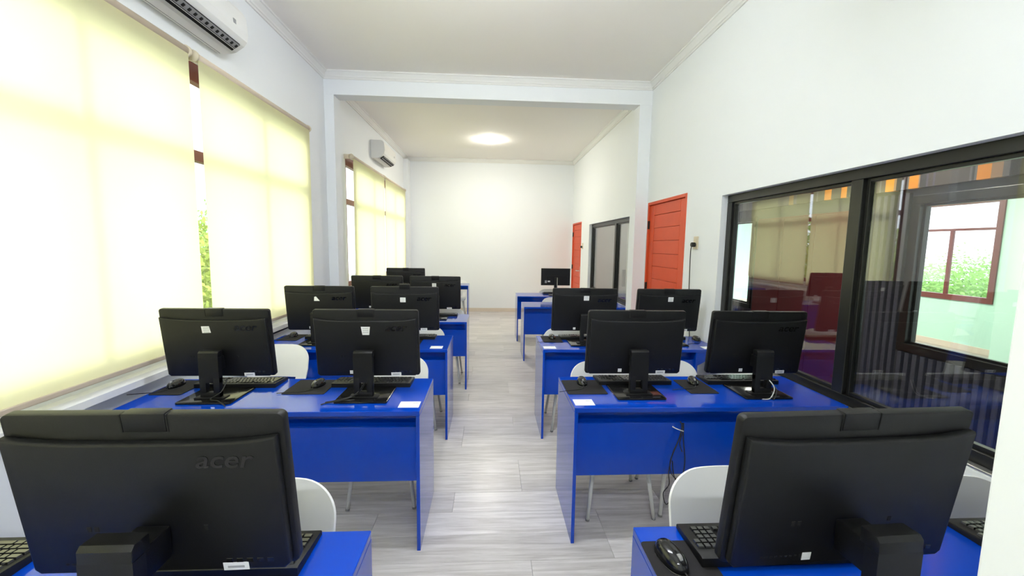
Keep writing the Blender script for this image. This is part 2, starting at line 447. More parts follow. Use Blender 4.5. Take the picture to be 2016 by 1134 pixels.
# doors
def board_door(name, y0, y1, z1, hinge_far=True):
    d_ = struct(empty(name, (XR, (y0 + y1) / 2, 0))); h = (y1 - y0) / 2
    f = 0.035
    def part(n, ya, yb, za, zb, xa=-0.004, xb=0.10, m='doorred', bev=0.003):
        return MB().box((xa, ya, za), (xb, yb, zb), bev).obj(n, m, d_)
    part('door_frame', -h, -h + f, 0, z1); part('door_frame', h - f, h, 0, z1); part('door_frame', -h + f, h - f, z1 - f, z1)
    ya, yb = -h + f + 0.004, h - f - 0.004; zt = z1 - f - 0.004
    part('leaf_back', ya, yb, 0.012, zt, 0.034, 0.055)
    part('stile', ya, ya + 0.12, 0.012, zt, 0.016, 0.034); part('stile', yb - 0.12, yb, 0.012, zt, 0.016, 0.034)
    part('rail', ya + 0.124, yb - 0.124, zt - 0.12, zt, 0.016, 0.034)
    z = 0.012; n = 13; hh = (zt - 0.124 - z) / n
    for k in range(n): part('board', ya + 0.124, yb - 0.124, z + k * hh + 0.002, z + (k + 1) * hh - 0.002, 0.018, 0.034, bev=0.004)
    for z_ in (0.25, 1.05, 1.80): part('hinge', h - f - 0.006, h - f + 0.006, z_, z_ + 0.10, -0.010, 0.018, 'frameblack', 0.002)
    hp = part('handle_plate', ya + 0.03, ya + 0.075, 0.92, 1.14, 0.008, 0.016, 'alu', 0.004)
    MB().tube([(0.012, ya + 0.052, 1.05), (-0.045, ya + 0.052, 1.05), (-0.05, ya + 0.07, 1.05), (-0.05, ya + 0.17, 1.05)], 0.009, 10).obj('handle', 'alu', d_)
    return d_
board_door('door_1', DOOR1[0], DOOR1[1], DOOR1[3])
board_door('door_2', DOOR2[0], DOOR2[1], DOOR2[3])

# ------------------------------------------------------------------ rooms behind the glass
XO = 3.50      # far wall of the recording room
struct(MB().box((XR + WT, -1.6, -0.15), (XO + 0.1, 9.7, 0)).obj('floor', 'studiofloor'))
struct(MB().box((XR + WT, -1.6, 2.85), (XO + 0.1, 9.7, 2.95)).obj('ceiling', 'studiowall'))
WA = (1.10, 3.245, 0.74, 2.03); WBn = (5.24, 6.10, 0.78, 2.0)
wall_studio = wall_x('wall_studio', XO, XO + 0.10, -1.6, 9.7, 0, 2.85, [WA, (5.24, 5.98, 0.78, 2.0)], 'studiowall')
struct(MB().box((XR + WT, -1.7, 0), (XO + 0.1, -1.6, 2.85)).obj('wall_studio_end', 'studiowall'))
struct(MB().box((XR + WT, 6.02, 0), (XO, 6.12, 2.85)).obj('wall_studio_partition', 'greywall'))
struct(MB().box((XO - 0.05, 6.12, 0), (XO, 9.6, 2.85)).obj('wall_grey_room', 'greywall'))
struct(MB().box((XR + WT, 9.6, 0), (XO, 9.7, 2.85)).obj('wall_grey_room_end', 'greywall'))
black_window('window_6', XO + 0.03, WA[0], WA[1], WA[2], WA[3], [], 0.07, 0.10, glass='glass_out')
black_window('window_7', XO + 0.03, 5.24, 5.98, 0.78, 2.0, [], 0.06, 0.10, glass='glass_out')
# ribbed acoustic panelling on that wall
rib_long = {}
def ribs(y0, y1, z0, z1):
    n = int((y1 - y0) / 0.062)
    for k in range(n):
        key = round(z1 - z0, 3)
        if key not in rib_long:
            rib_long[key] = MB().prism([(-0.03, -0.021), (-0.03, 0.021), (-0.004, 0.017), (0, 0.011), (0, -0.011), (-0.004, -0.017)], 'z', 0, key).mesh('rib', 'ribfoam')
            for v in rib_long[key].vertices: v.co.x = -v.co.x - 0.03
        link('rib', rib_long[key], wall_studio, (XO, y0 + 0.031 + k * 0.062, z0))
ribs(1.0, 3.25, 0.03, 0.735)
ribs(3.25, 3.60, 0.03, 2.06)
ribs(5.03, 6.0, 0.03, 0.775)
# striped fabric band over the windows
band = tag(empty('striped_pelmet', (XO - 0.05, 3.4, 2.09)), 'band of orange, tan and brown striped fabric above the inner window', 'pelmet')
seq = [(1.6, 2.60, 'stripe_dark'), (2.60, 2.637, 'stripe_grey'), (2.637, 2.702, 'stripe_tan'), (2.702, 2.785, 'stripe_orange'), (2.785, 2.80, 'stripe_grey'), (2.80, 2.815, 'stripe_dark'),
       (2.815, 2.83, 'stripe_grey'), (2.83, 3.06, 'stripe_brown'), (3.06, 3.075, 'stripe_violet'), (3.075, 3.11, 'stripe_brown'), (3.11, 3.125, 'stripe_violet'), (3.125, 3.174, 'stripe_dark'),
       (3.174, 3.185, 'stripe_tan'), (3.185, 3.26, 'stripe_orange'), (3.26, 3.275, 'stripe_grey'), (3.275, 3.29, 'stripe_dark'), (3.29, 3.305, 'stripe_grey'), (3.305, 3.365, 'stripe_dark'),
       (3.365, 3.385, 'stripe_tan'), (3.385, 3.46, 'stripe_orange'), (3.46, 3.50, 'stripe_brown'), (3.50, 3.515, 'stripe_grey'), (3.515, 3.58, 'stripe_brown'), (3.58, 3.60, 'stripe_tan'), (3.60, 3.67, 'stripe_orange'),
       (3.67, 3.74, 'stripe_brown'), (3.74, 3.76, 'stripe_grey'), (3.76, 3.85, 'stripe_dark'), (3.85, 3.915, 'stripe_orange'), (3.915, 4.03, 'stripe_brown'), (4.03, 4.115, 'stripe_orange'), (4.115, 4.20, 'stripe_brown'),
       (4.20, 4.22, 'stripe_grey'), (4.22, 4.5, 'stripe_brown'), (4.5, 4.55, 'stripe_violet'), (4.55, 4.62, 'stripe_tan'), (4.62, 4.8, 'stripe_violet'), (4.8, 5.2, 'stripe_grey'), (5.2, 5.35, 'stripe_violet'), (5.35, 5.95, 'stripe_grey')]
for (a, c, m_) in seq:
    MB().box((0, a - 3.4, 0), (0.045, c - 3.4, 0.72)).obj('stripe', m_, band)
# maroon cabinet with doors between the inner windows
cab = tag(empty('maroon_cabinet', (XO - 0.075, 4.31, 0)), 'dark maroon shallow tall cabinet standing behind the glass wall', 'cabinet')
MB().box((-0.055, -0.70, 0.0), (0.070, 0.70, 1.95), 0.004).obj('body', 'maroon', cab)
for k in range(3):
    dd = MB().box((-0.073, -0.69 + k * 0.463, 0.06), (-0.0555, -0.69 + k * 0.463 + 0.455, 1.93), 0.004).obj('cabinet_door', 'maroon', cab)
# a slim monitor on a side table in the grey room
def ceil_lamp(loc, r, label):
    t = empty('ceiling_lamp', loc)
    b = MB(); n = 40; ring = []
    prof = [(r * 0.8, 0.0), (r * 1.10, 0.0), (r * 1.12, -0.004), (r * 1.08, -0.010), (r * 0.8, -0.010)]
    bm = b.bm; rows = []
    for k in range(n):
        a = 2 * PI * k / n; rows.append([bm.verts.new((p * math.cos(a), p * math.sin(a), z)) for p, z in prof])
    for k in range(n):
        for q in range(len(prof)):
            bm.faces.new((rows[k][q], rows[k][(q + 1) % len(prof)], rows[(k + 1) % n][(q + 1) % len(prof)], rows[(k + 1) % n][q]))
    bmesh.ops.recalc_face_normals(bm, faces=bm.faces)
    b.obj('trim_ring', 'trimwhite', t, smooth=40)
    n_ = 40; bm = bmesh.new(); rows = []
    for (pr_, pz_) in ((0.97, -0.0102), (1.0, -0.014), (1.0, -0.026), (0.95, -0.036), (0.80, -0.042), (0.4, -0.045)):
        rows.append([bm.verts.new((r * pr_ * math.cos(2 * PI * k / n_), r * pr_ * math.sin(2 * PI * k / n_), pz_)) for k in range(n_)])
    for q in range(len(rows) - 1):
        for k in range(n_): bm.faces.new((rows[q][k], rows[q][(k + 1) % n_], rows[q + 1][(k + 1) % n_], rows[q + 1][k])).smooth = True
    bm.faces.new(rows[-1]); bm.faces.new(list(reversed(rows[0])))
    bmesh.ops.recalc_face_normals(bm, faces=bm.faces)
    me = bpy.data.meshes.new('diffuser'); bm.to_mesh(me); bm.free(); me.materials.append(MATS['lampglow']); link('diffuser', me, t)
    return tag(t, label, 'lamp', 'round ceiling lamps')
ceil_lamp((-0.017, 7.855, ZC), 0.115, 'lit round ceiling lamp in the far half of the room')
def fill_batten(x, y, label):  # tube lamps added above the view to brighten the near room
    t = tag(empty('fill_tube_lamp', (x, y, 3.12)), label, 'lamp', 'added hanging tube lamps')
    MB().box((-0.62, -0.035, 0.0), (0.62, 0.035, 0.045), 0.006).obj('batten_housing', 'trimwhite', t)
    MB().tube([(-0.59, 0, -0.022), (0.59, 0, -0.022)], 0.016, 12).obj('tube', 'fill_tubeglow', t)
    for sx in (-1, 1):
        MB().box((sx * 0.59, -0.018, -0.040), (sx * 0.612, 0.018, 0.0), 0.003).obj('tube_holder', 'trimwhite', t)
        MB().tube([(sx * 0.45, 0, 0.045), (sx * 0.45, 0, ZC - 3.12)], 0.005, 8).obj('hanging_rod', 'alu', t)
fill_batten(0.0, 1.9, 'added unseen tube lamp hanging over the gap between first and second desks')
fill_batten(0.0, -0.9, 'added unseen tube lamp hanging at the entrance end of the room')
ceil_lamp((2.75, 3.4, 2.85), 0.075, 'added round ceiling lamp brightening the recording room behind the glass wall')  # unseen lamp, added so the striped band and ribs get light
ceil_lamp((2.75, 7.4, 2.85), 0.08, 'added round fill lamp lighting the grey room behind the far glass')  # unseen lamp, added to lift the grey room

# corridor beyond with mint walls and a brown window on to trees
XK = 7.62
CW = (5.72, 7.75, 0.79, 2.42)
wall_corridor = wall_x('wall_corridor', XK, XK + 0.14, -1.0, 12.5, 0, 2.9, [(0.0, 4.3, 0.79, 2.42), CW, (8.6, 11.6, 0.79, 2.42)], 'mint')
struct(MB().box((XO + 0.1, -1.0, -0.15), (XK + 0.14, 12.5, 0)).obj('floor', 'corridorfloor'))
struct(MB().box((XO, -1.0, 2.9), (XK + 0.14, 12.5, 3.02)).obj('ceiling', 'ceiling'))
struct(MB().box((7.10, 4.5, 0), (XK, 5.30, 2.9), 0.004).obj('column', 'mint'), 'mint green column beside the corridor window')
struct(MB().box((XK - 0.012, 5.30, 0), (XK, 12.0, 0.10), 0.003).obj('baseboard_corridor', 'baseboard'))
def corridor_window(name, y0, y1, zt, mull):
    cw = struct(empty(name, (XK, (y0 + y1) / 2, CW[2]))); cy = (y0 + y1) / 2
    def part(n, ya, yb, za, zb, xa=-0.02, xb=0.06, m='framebrown'):
        return MB().box((xa, ya - cy, za - CW[2]), (xb, yb - cy, zb - CW[2]), 0.004 if m != 'glass_out' else 0).obj(n, m, cw)
    part('frame_sill', y0, y1, CW[2], CW[2] + 0.09); part('frame_head', y0, y1, CW[3] - 0.08, CW[3])
    part('frame_jamb', y0, y0 + 0.08, CW[2] + 0.09, CW[3] - 0.08); part('frame_jamb', y1 - 0.08, y1, CW[2] + 0.09, CW[3] - 0.08)
    part('transom', y0 + 0.08, y1 - 0.08, zt - 0.02, zt + 0.02, 0, 0.04)
    e = [y0 + 0.08]
    for m_ in mull: part('mullion', m_ - 0.025, m_ + 0.025, CW[2] + 0.09, zt - 0.02, 0, 0.04); e += [m_ - 0.025, m_ + 0.025]
    e.append(y1 - 0.08)
    for k in range(0, len(e), 2): part('pane', e[k], e[k + 1], CW[2] + 0.09, zt - 0.02, 0.018, 0.024, 'glass_out')
    part('pane', y0 + 0.08, y1 - 0.08, zt + 0.02, CW[3] - 0.08, 0.018, 0.024, 'glass_out')
for k_, yy in enumerate((3.2, 6.6, 9.6)):  # lamps added out of view to brighten the mint walls
    ceil_lamp((5.6, yy, 2.9), 0.19, 'added unseen round lamp in the mint corridor, %s along it' % ('first', 'second', 'third')[k_])
corridor_window('window_8', CW[0], CW[1], 1.94, [6.40, 7.08])
corridor_window('added_window_10', 0.0, 4.3, 1.94, [1.4, 2.8])  # unseen window, added to let more daylight into the corridor
corridor_window('window_9', 8.6, 11.6, 1.94, [9.6, 10.6])

# ------------------------------------------------------------------ outdoors
struct(MB().box((-60, -60, -3.6), (70, 70, -3.5)).obj('ground', 'groundmat'), 'grassy ground outside the building')
def tree_mesh(n, rx, rz, leaf, seed):
    rnd = random.Random(seed); vs = []; fs = []
    for k in range(n):
        a = rnd.random() * 2 * PI; u = rnd.uniform(-0.8, 1); rr = (rnd.random() ** 0.35)
        c = Vector((rx * rr * math.cos(a) * math.sqrt(max(0, 1 - u * u * 0.9)), rx * rr * math.sin(a) * math.sqrt(max(0, 1 - u * u * 0.9)), rz * u * rr))
        c += Vector((rnd.gauss(0, .12), rnd.gauss(0, .12), rnd.gauss(0, .12))) * rx
        d = Vector((rnd.gauss(0, 1), rnd.gauss(0, 1), rnd.gauss(0, 1))).normalized(); e = d.orthogonal().normalized()
        s_ = leaf * rnd.uniform(0.6, 1.3); i0 = len(vs)
        vs += [c - d * s_, c + e * s_ * .45, c + d * s_, c - e * s_ * .45]; fs.append((i0, i0 + 1, i0 + 2, i0 + 3))
    return vs, fs
def tree(loc, rx, rz, hz, leafm, label, seed):
    t = tag(empty('leafy_tree', loc), label, 'tree', 'trees outside the windows')
    vs, fs = tree_mesh(9000, rx, rz, 0.085, seed)
    me = bpy.data.meshes.new('crown'); me.from_pydata([tuple(v) for v in vs], [], fs); me.materials.append(MATS[leafm])
    link('crown', me, t, (0, 0, hz - 0.35))
    MB().tube([(0, 0, 0), (0.05, 0.03, hz * 0.5), (0, 0, hz)], 0.16, 10, 0.07).obj('trunk', 'bark', t)
tree((16.5, 13.8, -3.5), 2.0, 1.6, 3.2, 'leaf', 'bright green bushy tree outside the corridor window', 1)
tree((18.5, 21.5, -3.5), 2.2, 1.7, 3.7, 'leaf', 'second bright green tree further off outside the corridor window', 2)
tree((26.0, 20.0, -3.5), 2.8, 2.0, 3.4, 'leaf', 'distant green tree beyond the corridor window', 3)
tree((-7.5, 11.8, -3.5), 2.0, 2.0, 4.0, 'leafyellow', 'yellow-green tree seen through the slit between the blinds', 4)
tree((-11.5, 19.5, -3.5), 2.3, 2.2, 4.6, 'leaf', 'green tree outside behind the near blinds', 5)

# ------------------------------------------------------------------ air conditioners
def aircon(y0, y1, z0, label):
    L_ = y1 - y0
    t = tag(empty('air_conditioner', (XL, y0, z0)), label, 'air conditioner', 'wall air conditioners over the blinds')
    prof = [(0, 0.012), (0.018, 0.0), (0.10, 0.004), (0.135, 0.014), (0.190, 0.052), (0.212, 0.082), (0.222, 0.13), (0.212, 0.245), (0.19, 0.278), (0.15, 0.288), (0, 0.288)]
    MB().prism(prof, 'y', 0, L_, 0.006, 2).obj('housing', 'acwhite', t)
    # air outlet slot on the sloping underside, with vanes and an open flap
    def sl(u, off): # point on the slope from (0.10,0.012) to (0.19,0.074)
        ax, az = 0.128, 0.010; bx, bz = 0.192, 0.052
        dx, dz = bx - ax, bz - az; ln = math.hypot(dx, dz)
        return (ax + dx * u + dz / ln * off, az + dz * u - dx / ln * off)
    MB().prism([sl(0.05, 0.012), sl(0.95, 0.012), sl(0.95, -0.02), sl(0.05, -0.02)], 'y', 0.06, L_ - 0.06).obj('outlet', 'darkhole', t)
    MB().prism([sl(0.42, 0.016), sl(0.92, 0.016), sl(0.92, 0.010), sl(0.42, 0.010)], 'y', 0.065, L_ - 0.065).obj('outlet_grille', 'acgrey', t)
    n = int(L_ / 0.055)
    for k in range(n):
        yy = 0.085 + k * (L_ - 0.17) / (n - 1)
        MB().prism([sl(0.55, 0.024), sl(0.80, 0.024), sl(0.80, 0.012), sl(0.55, 0.012)], 'y', yy - 0.006, yy + 0.006).obj('vane', 'darkhole', t)
    MB().prism([sl(0.30, 0.014), sl(0.36, 0.026), sl(0.40, 0.026), sl(0.35, 0.014)], 'y', 0.065, L_ - 0.065).obj('flap', 'acwhite', t)
    MB().box((0.210, L_ - 0.17, 0.135), (0.2235, L_ - 0.14, 0.165), 0.003).obj('status_badge', 'acgrey', t)
    MB().box((0.030, 0.02, -0.0008), (0.034, L_ - 0.02, 0.008)).obj('bottom_seam', 'acgrey', t)
    MB().box((0, 0.03, 0.04), (0.006, L_ - 0.03, 0.27)).obj('mounting_plate', 'alu', t)
    return t
aircon(2.28, 3.13, 2.885, 'white split air conditioner above the near blinds')
aircon(6.86, 7.68, 2.945, 'white split air conditioner above the far blinds')

# ------------------------------------------------------------------ desks
DH, DD = 0.75, 0.506
def desk(name_label, x0, x1, yf, gusset=False, open_front=False):
    t = tag(empty('computer_desk', ((x0 + x1) / 2, yf, 0)), name_label, 'desk', 'glossy blue two-seat desks')
    h = (x1 - x0) / 2; th = 0.018
    MB().box((-h, 0, DH - 0.025), (h, DD, DH), 0.0025).obj('desktop', 'blue', t)
    rx = h if not gusset else 1.715 - (x0 + x1) / 2
    MB().box((-h, 0.0, 0), (-h + th, DD, DH - 0.0255), 0.0015).obj('side_panel', 'blue', t)
    MB().box((rx - th, 0.0, 0), (rx, DD, DH - 0.0255), 0.0015).obj('side_panel', 'blue', t)
    if open_front:
        MB().box((-h + th + 0.001, 0.46, 0.62), (rx - th - 0.001, 0.478, DH - 0.0255), 0.001).obj('apron', 'blue', t)
        return t
    MB().box((-h + th + 0.001, 0.030, 0.365), (rx - th - 0.001, 0.048, 0.655), 0.002).obj('modesty_panel', 'blue', t)
    MB().box((-h + th + 0.001, 0.085, 0.60), (rx - th - 0.001, DD - 0.03, 0.612), 0.001).obj('under_shelf', 'blue', t)
    MB().box((-h + th + 0.001, 0.085, 0.612), (rx - th - 0.001, 0.098, DH - 0.0255), 0.001).obj('shelf_light_block', 'blue', t)  # shelf back set forward to block light, so the gap stays dark
    if gusset:
        MB().prism([(rx + 0.0005, DH - 0.026), (h - 0.01, DH - 0.026), (rx + 0.04, DH - 0.115), (rx + 0.0005, DH - 0.135)], 'y', 0.004, 0.022).obj('gusset', 'blue', t)
    return t
ORD = ['', 'first', 'second', 'third', 'fourth', 'fifth', 'sixth']
DESKS = {  # key: (x0, x1, yf, side phrase, ordinal from the back wall)
    'L1': (-1.837, -0.337, 0.618, 'window-side', 6), 'L2': (-1.845, -0.345, 1.978, 'window-side', 5), 'L3': (-1.831, -0.331, 3.186, 'window-side', 4),
    'L4': (-1.743, -0.243, 4.345, 'window-side', 3), 'L5': (-1.90, -0.50, 5.85, 'window-side', 2), 'L6': (-1.80, -0.437, 8.28, 'window-side', 1),
    'R1': (0.433, 1.915, 0.607, 'glass-wall-side', 5), 'R2': (0.444, 1.924, 2.002, 'glass-wall-side', 4), 'R3': (0.432, 1.912, 3.185, 'glass-wall-side', 3),
    'R4': (0.467, 1.90, 5.448, 'glass-wall-side', 2), 'R5': (0.453, 1.90, 6.602, 'glass-wall-side', 1)}
WHERE = {k: '%s %s desk from back wall' % (ORD[v[4]], v[3]) for k, v in DESKS.items()}
for k, v in DESKS.items():
    desk('glossy blue computer desk, ' + WHERE[k], v[0], v[1], v[2], gusset=(k == 'R3'), open_front=(k == 'L6'))

# ------------------------------------------------------------------ all-in-one monitors
def text_mesh(txt, size, depth, m, shear=0.0):
    cu = bpy.data.curves.new('t', 'FONT'); cu.body = txt; cu.size = size; cu.extrude = depth; cu.align_x = 'CENTER'; cu.align_y = 'CENTER'; cu.shear = shear; cu.resolution_u = 3
    cu.offset = size * 0.012
    o = bpy.data.objects.new('t', cu); COL.objects.link(o)
    dg = bpy.context.evaluated_depsgraph_get(); dg.update()
    me = bpy.data.meshes.new_from_object(o.evaluated_get(dg))
    bpy.data.objects.remove(o); bpy.data.curves.remove(cu)
    me.materials.clear(); me.materials.append(MATS[m]); return me
LOGO = text_mesh('acer', 0.057, 0.0008, 'logo', 0.25)
for v in LOGO.vertices: v.co.x *= 1.15
MW, MH = 0.562, 0.378
TILT = math.radians(7)
ZP = 0.285            # panel centre above the desk
PM = Matrix.Translation((0, 0.050, ZP)) @ Matrix.Rotation(TILT, 4, 'X')   # panel frame: back faces -Y, top leans to -Y
TOPB = [(0.0,0.0)]
def onback(x, z, d=0.0):  # centre-based panel coordinates, d out of the back cover
    return PM @ Vector((x, -0.034 - d, z))
PARTS = {}
def make_monitor_parts():
    P = PARTS
    # slim front shell
    P['bezel'] = MB().prism(rrect(-MW / 2, MW / 2, -MH / 2, MH / 2, 0.014), 'y', -0.012, 0.012, 0.004, 2, PM).mesh('bezel', 'blackplastic', 35)
    P['screen'] = MB().prism(rrect(-MW / 2 + 0.02, MW / 2 - 0.02, -MH / 2 + 0.035, MH / 2 - 0.02, 0.003), 'y', 0.0121, 0.0135, 0, 1, PM).mesh('screen', 'screen')
    # bulged back cover with a sagging upper edge
    x0, x1 = -MW / 2 + 0.010, MW / 2 - 0.010; z0 = -MH / 2 + 0.006
    top = []
    for k in range(17):
        u = -1 + 2 * k / 16; zz = MH / 2 - 0.056 + 0.014 * abs(u) ** 4
        top.append((x0 + (x1 - x0) * k / 16, zz))
    poly = list(reversed(top)) + [(x0, z0 + 0.012), (x0 + 0.012, z0), (x1 - 0.012, z0), (x1, z0 + 0.012)]
    P['back_cover'] = MB().prism(poly, 'y', -0.034, -0.0122, 0.006, 3, PM).mesh('back_cover', 'blackplastic', 35)
    # camera tab on the top edge
    P['camera_tab'] = MB().box((-0.043, -0.014, MH / 2 - 0.040), (0.043, 0.0125, MH / 2 + 0.0025), 0.0025, 2, PM).mesh('camera_tab', 'blackplastic', 35)
    for q, sx in enumerate((-0.046, 0.046)):
        P['seam%d' % q] = MB().box((sx - 0.0012, -0.0135, MH / 2 - 0.040), (sx + 0.0012, 0.0, MH / 2 + 0.0006), 0, 1, PM).mesh('seam', 'darkhole')
    # ports and screw holes
    b = MB()
    for sx in (-0.135, -0.120, 0.105):
        b.box((sx - 0.005, -0.0348, -0.075), (sx + 0.005, -0.030, -0.062), 0.001, 1, PM)
    P['screw_hole'] = b.mesh('screw_hole', 'darkhole')
    b = MB()
    for k in range(9): b.box((-0.20 + k * 0.012, -0.0346, -MH / 2 + 0.030), (-0.194 + k * 0.012, -0.030, -MH / 2 + 0.034), 0, 1, PM)
    P['vent_slot'] = b.mesh('vent_slot', 'darkhole')
    b = MB()
    for k in range(5): b.box((0.135 + k * 0.022, -0.0346, -MH / 2 + 0.026), (0.150 + k * 0.022, -0.030, -MH / 2 + 0.038), 0.001, 1, PM)
    P['port'] = b.mesh('port', 'blackgloss')
    # stand
    P['base'] = MB().prism(rrect(-0.137, 0.137, -0.115, 0.125, 0.012), 'z', 0.0, 0.010, 0.003, 2).mesh('base', 'blackgloss', 35)
    prof = [(-0.052, 0.010), (0.052, 0.010), (0.052, 0.262), (-0.052, 0.262)]
    # neck plate with a window near the foot
    b = MB()
    b.box((-0.050, -0.052, 0.010), (-0.018, -0.022, 0.120), 0.003); b.box((0.018, -0.052, 0.010), (0.050, -0.022, 0.120), 0.003)
    b.box((-0.050, -0.052, 0.010), (0.050, -0.022, 0.040), 0.003); b.box((-0.050, -0.052, 0.092), (0.050, -0.022, 0.2265), 0.0)
    b.prism([(-0.052, 0.226), (-0.052, 0.250), (-0.044, 0.259), (-0.010, 0.259), (-0.010, 0.226)], 'x', -0.050, 0.050, 0.003)
    b.box((-0.034, -0.024, 0.150), (0.034, 0.062, 0.222), 0.004)
    b.box((-0.075, -0.065, 0.010), (0.075, -0.008, 0.016), 0.002)
    P['neck'] = b.mesh('neck', 'blackplastic', 35)
    P['logo'] = LOGO
make_monitor_parts()
def flat_on_back(parent, name, poly, d, m, base_d=0.0):
    b = MB().prism(poly, 'y', -0.0341 - base_d - d, -0.0341 - base_d, 0, 1, PM)
    return b.obj(name, m, parent)
def quad(cx, cz, w_, h_, rot=0.0, skew=0.0):
    out = []
    for sx, sz in ((-1, -1), (1, -1), (1, 1), (-1, 1)):
        x = sx * w_ / 2 + skew * sz * h_ / 2; z = sz * h_ / 2
        out.append((cx + x * math.cos(rot) - z * math.sin(rot), cz + x * math.sin(rot) + z * math.cos(rot)))
    return out
def monitor(x, y, label, sticker=None, fwd=0.0, small=True, biglabel=True, popup=False, rz=0.0, logo=True, cable=None, group='black monitors with their backs to the room'):
    t = tag(empty('desktop_monitor', (x, y, DH), rz), label, 'monitor', group)
    for n in ('bezel', 'screen', 'back_cover', 'screw_hole', 'vent_slot', 'port', 'base', 'neck'):
        o_ = link(n, PARTS[n], t)
        if n in ('screw_hole', 'vent_slot', 'port'): o_['kind'] = 'stuff'
    for ch in t.children:
        if ch.name.split('.')[0] in ('neck', 'base'): ch.location.y -= fwd
    link('seam', PARTS['seam0'], t); link('seam', PARTS['seam1'], t)
    ct = link('camera_tab', PARTS['camera_tab'], t)
    if popup: ct.location = PM.to_3x3() @ Vector((0, 0, 0.020))
    if logo:
        lo = link('logo', LOGO, t)
        lo.matrix_local = Matrix.Translation(onback(0.160, 0.096, 0.0006)) @ Matrix.Rotation(TILT, 4, 'X') @ Matrix.Rotation(PI / 2, 4, 'X')
    if sticker:
        kind, cx, cz = sticker
        if kind == 'torn': poly = [(cx - 0.020, cz - 0.018), (cx + 0.026, cz - 0.018), (cx - 0.002, cz + 0.020), (cx - 0.016, cz + 0.016)]
        elif kind == 'skew': poly = [(cx - 0.024, cz - 0.018), (cx + 0.020, cz - 0.016), (cx + 0.014, cz + 0.020), (cx - 0.026, cz + 0.019)]
        elif kind == 'cup': poly = [(cx - 0.018, cz - 0.026), (cx + 0.018, cz - 0.026), (cx + 0.024, cz + 0.020), (cx - 0.024, cz + 0.020)]
        else: poly = quad(cx, cz, 0.045, 0.040)
        s_ = flat_on_back(t, 'white_sticker', poly, 0.0008, 'sticker'); s_['label'] = 'white paper sticker'
        if kind in ('skew', 'cup', 'square'):
            for k in range(3):
                flat_on_back(t, 'printed_line', quad(cx - 0.001, cz + 0.010 - k * 0.011, 0.030, 0.003, 0.03), 0.0003, 'stickergrey', 0.0008)
    if small: flat_on_back(t, 'small_sticker', quad(-0.085, -0.160, 0.022, 0.020), 0.0006, 'sticker')
    if biglabel:
        flat_on_back(t, 'paper_label', quad(0.155, -0.172, 0.055, 0.020, 0.02), 0.0006, 'sticker')
        flat_on_back(t, 'printed_line', quad(0.155, -0.173, 0.036, 0.006, 0.02), 0.0003, 'stickergrey', 0.0006)
    if cable:
        for pts, m_ in cable:
            MB().tube(smooth_path(pts), 0.0028, 8).obj('cable', m_, t)
    return t
def smooth_path(pts, n=8):
    P_ = [Vector(p) for p in pts]; out = []
    for i in range(len(P_) - 1):
        p0 = P_[max(i - 1, 0)]; p1 = P_[i]; p2 = P_[i + 1]; p3 = P_[min(i + 2, len(P_) - 1)]
        for k in range(n):
            t = k / n
            out.append(0.5 * ((2 * p1) + (p2 - p0) * t + (2 * p0 - 5 * p1 + 4 * p2 - p3) * t * t + (3 * p1 - p0 - 3 * p2 + p3) * t ** 3))
    out.append(P_[-1]); return out
MY = 0.215   # monitor base centre behind the camera-side edge of the desk
def seat_label(thing, key, seat):
    return '%s at the %s seat, %s' % (thing, seat, WHERE[key])
CBL = [([(0.01, -0.03, 0.09), (-0.03, -0.05, 0.03), (-0.10, -0.10, 0.014), (-0.17, -0.11, 0.004), (-0.19, -0.13, 0.004)], 'cable'),
       ([(0.0, -0.03, 0.08), (-0.04, -0.06, 0.03), (-0.11, -0.09, 0.014), (-0.18, -0.10, 0.004)], 'cable')]
CBR = [([(0.02, -0.03, 0.11), (0.045, -0.075, 0.06), (0.03, -0.09, 0.018), (-0.02, -0.12, 0.004), (-0.09, -0.09, 0.004)], 'cablewhite'),
       ([(0.02, -0.03, 0.10), (0.06, -0.07, 0.05), (0.04, -0.10, 0.016), (0.01, -0.125, 0.004)], 'cable')]
CBM = [([(0.06, 0.0, 0.10), (0.065, -0.06, 0.05), (0.02, -0.08, 0.016), (0.07, -0.10, 0.014), (0.13, -0.14, 0.004)], 'cable')]
yf = {k: v[2] for k, v in DESKS.items()}
monitor(-0.713, yf['L1'] + MY, seat_label('black monitor', 'L1', 'aisle'), None, fwd=0.04)
monitor(-1.47, yf['L1'] + MY, seat_label('black monitor', 'L1', 'blind-side'), None)
monitor(1.57, yf['R1'] + MY, seat_label('black monitor', 'R1', 'wall-side'), None)
monitor(-1.455, yf['L2'] + MY, seat_label('black monitor with slanted white sticker', 'L2', 'blind-side')[:200], ('skew', -0.035, 0.082), cable=CBM)
monitor(-0.668, yf['L2'] + MY, seat_label('black monitor with white sticker', 'L2', 'aisle'), ('cup', 0.002, 0.082), cable=CBL)
monitor(-1.405, yf['L3'] + MY, seat_label('black monitor with torn triangular sticker', 'L3', 'blind-side'), ('torn', -0.018, 0.088))
monitor(-0.709, yf['L3'] + MY, seat_label('black monitor with raised camera', 'L3', 'aisle'), ('square', -0.012, 0.084), popup=True)
monitor(-1.250, yf['L4'] + MY, seat_label('black monitor', 'L4', 'blind-side'), None)
monitor(-0.609, yf['L4'] + MY, seat_label('black monitor with white sticker', 'L4', 'aisle'), ('square', -0.010, 0.095))
monitor(-1.242, yf['L5'] + MY, seat_label('single black monitor', 'L5', 'blind-side'), None)
monitor(0.826, yf['R1'] + MY - 0.015, seat_label('black monitor', 'R1', 'aisle'), None, fwd=0.04, rz=0.045, biglabel=False, logo=False)
monitor(0.838, yf['R2'] + MY, seat_label('black monitor', 'R2', 'aisle'), None, logo=False)
monitor(1.558, yf['R2'] + MY, seat_label('black monitor', 'R2', 'wall-side'), None, cable=CBR)
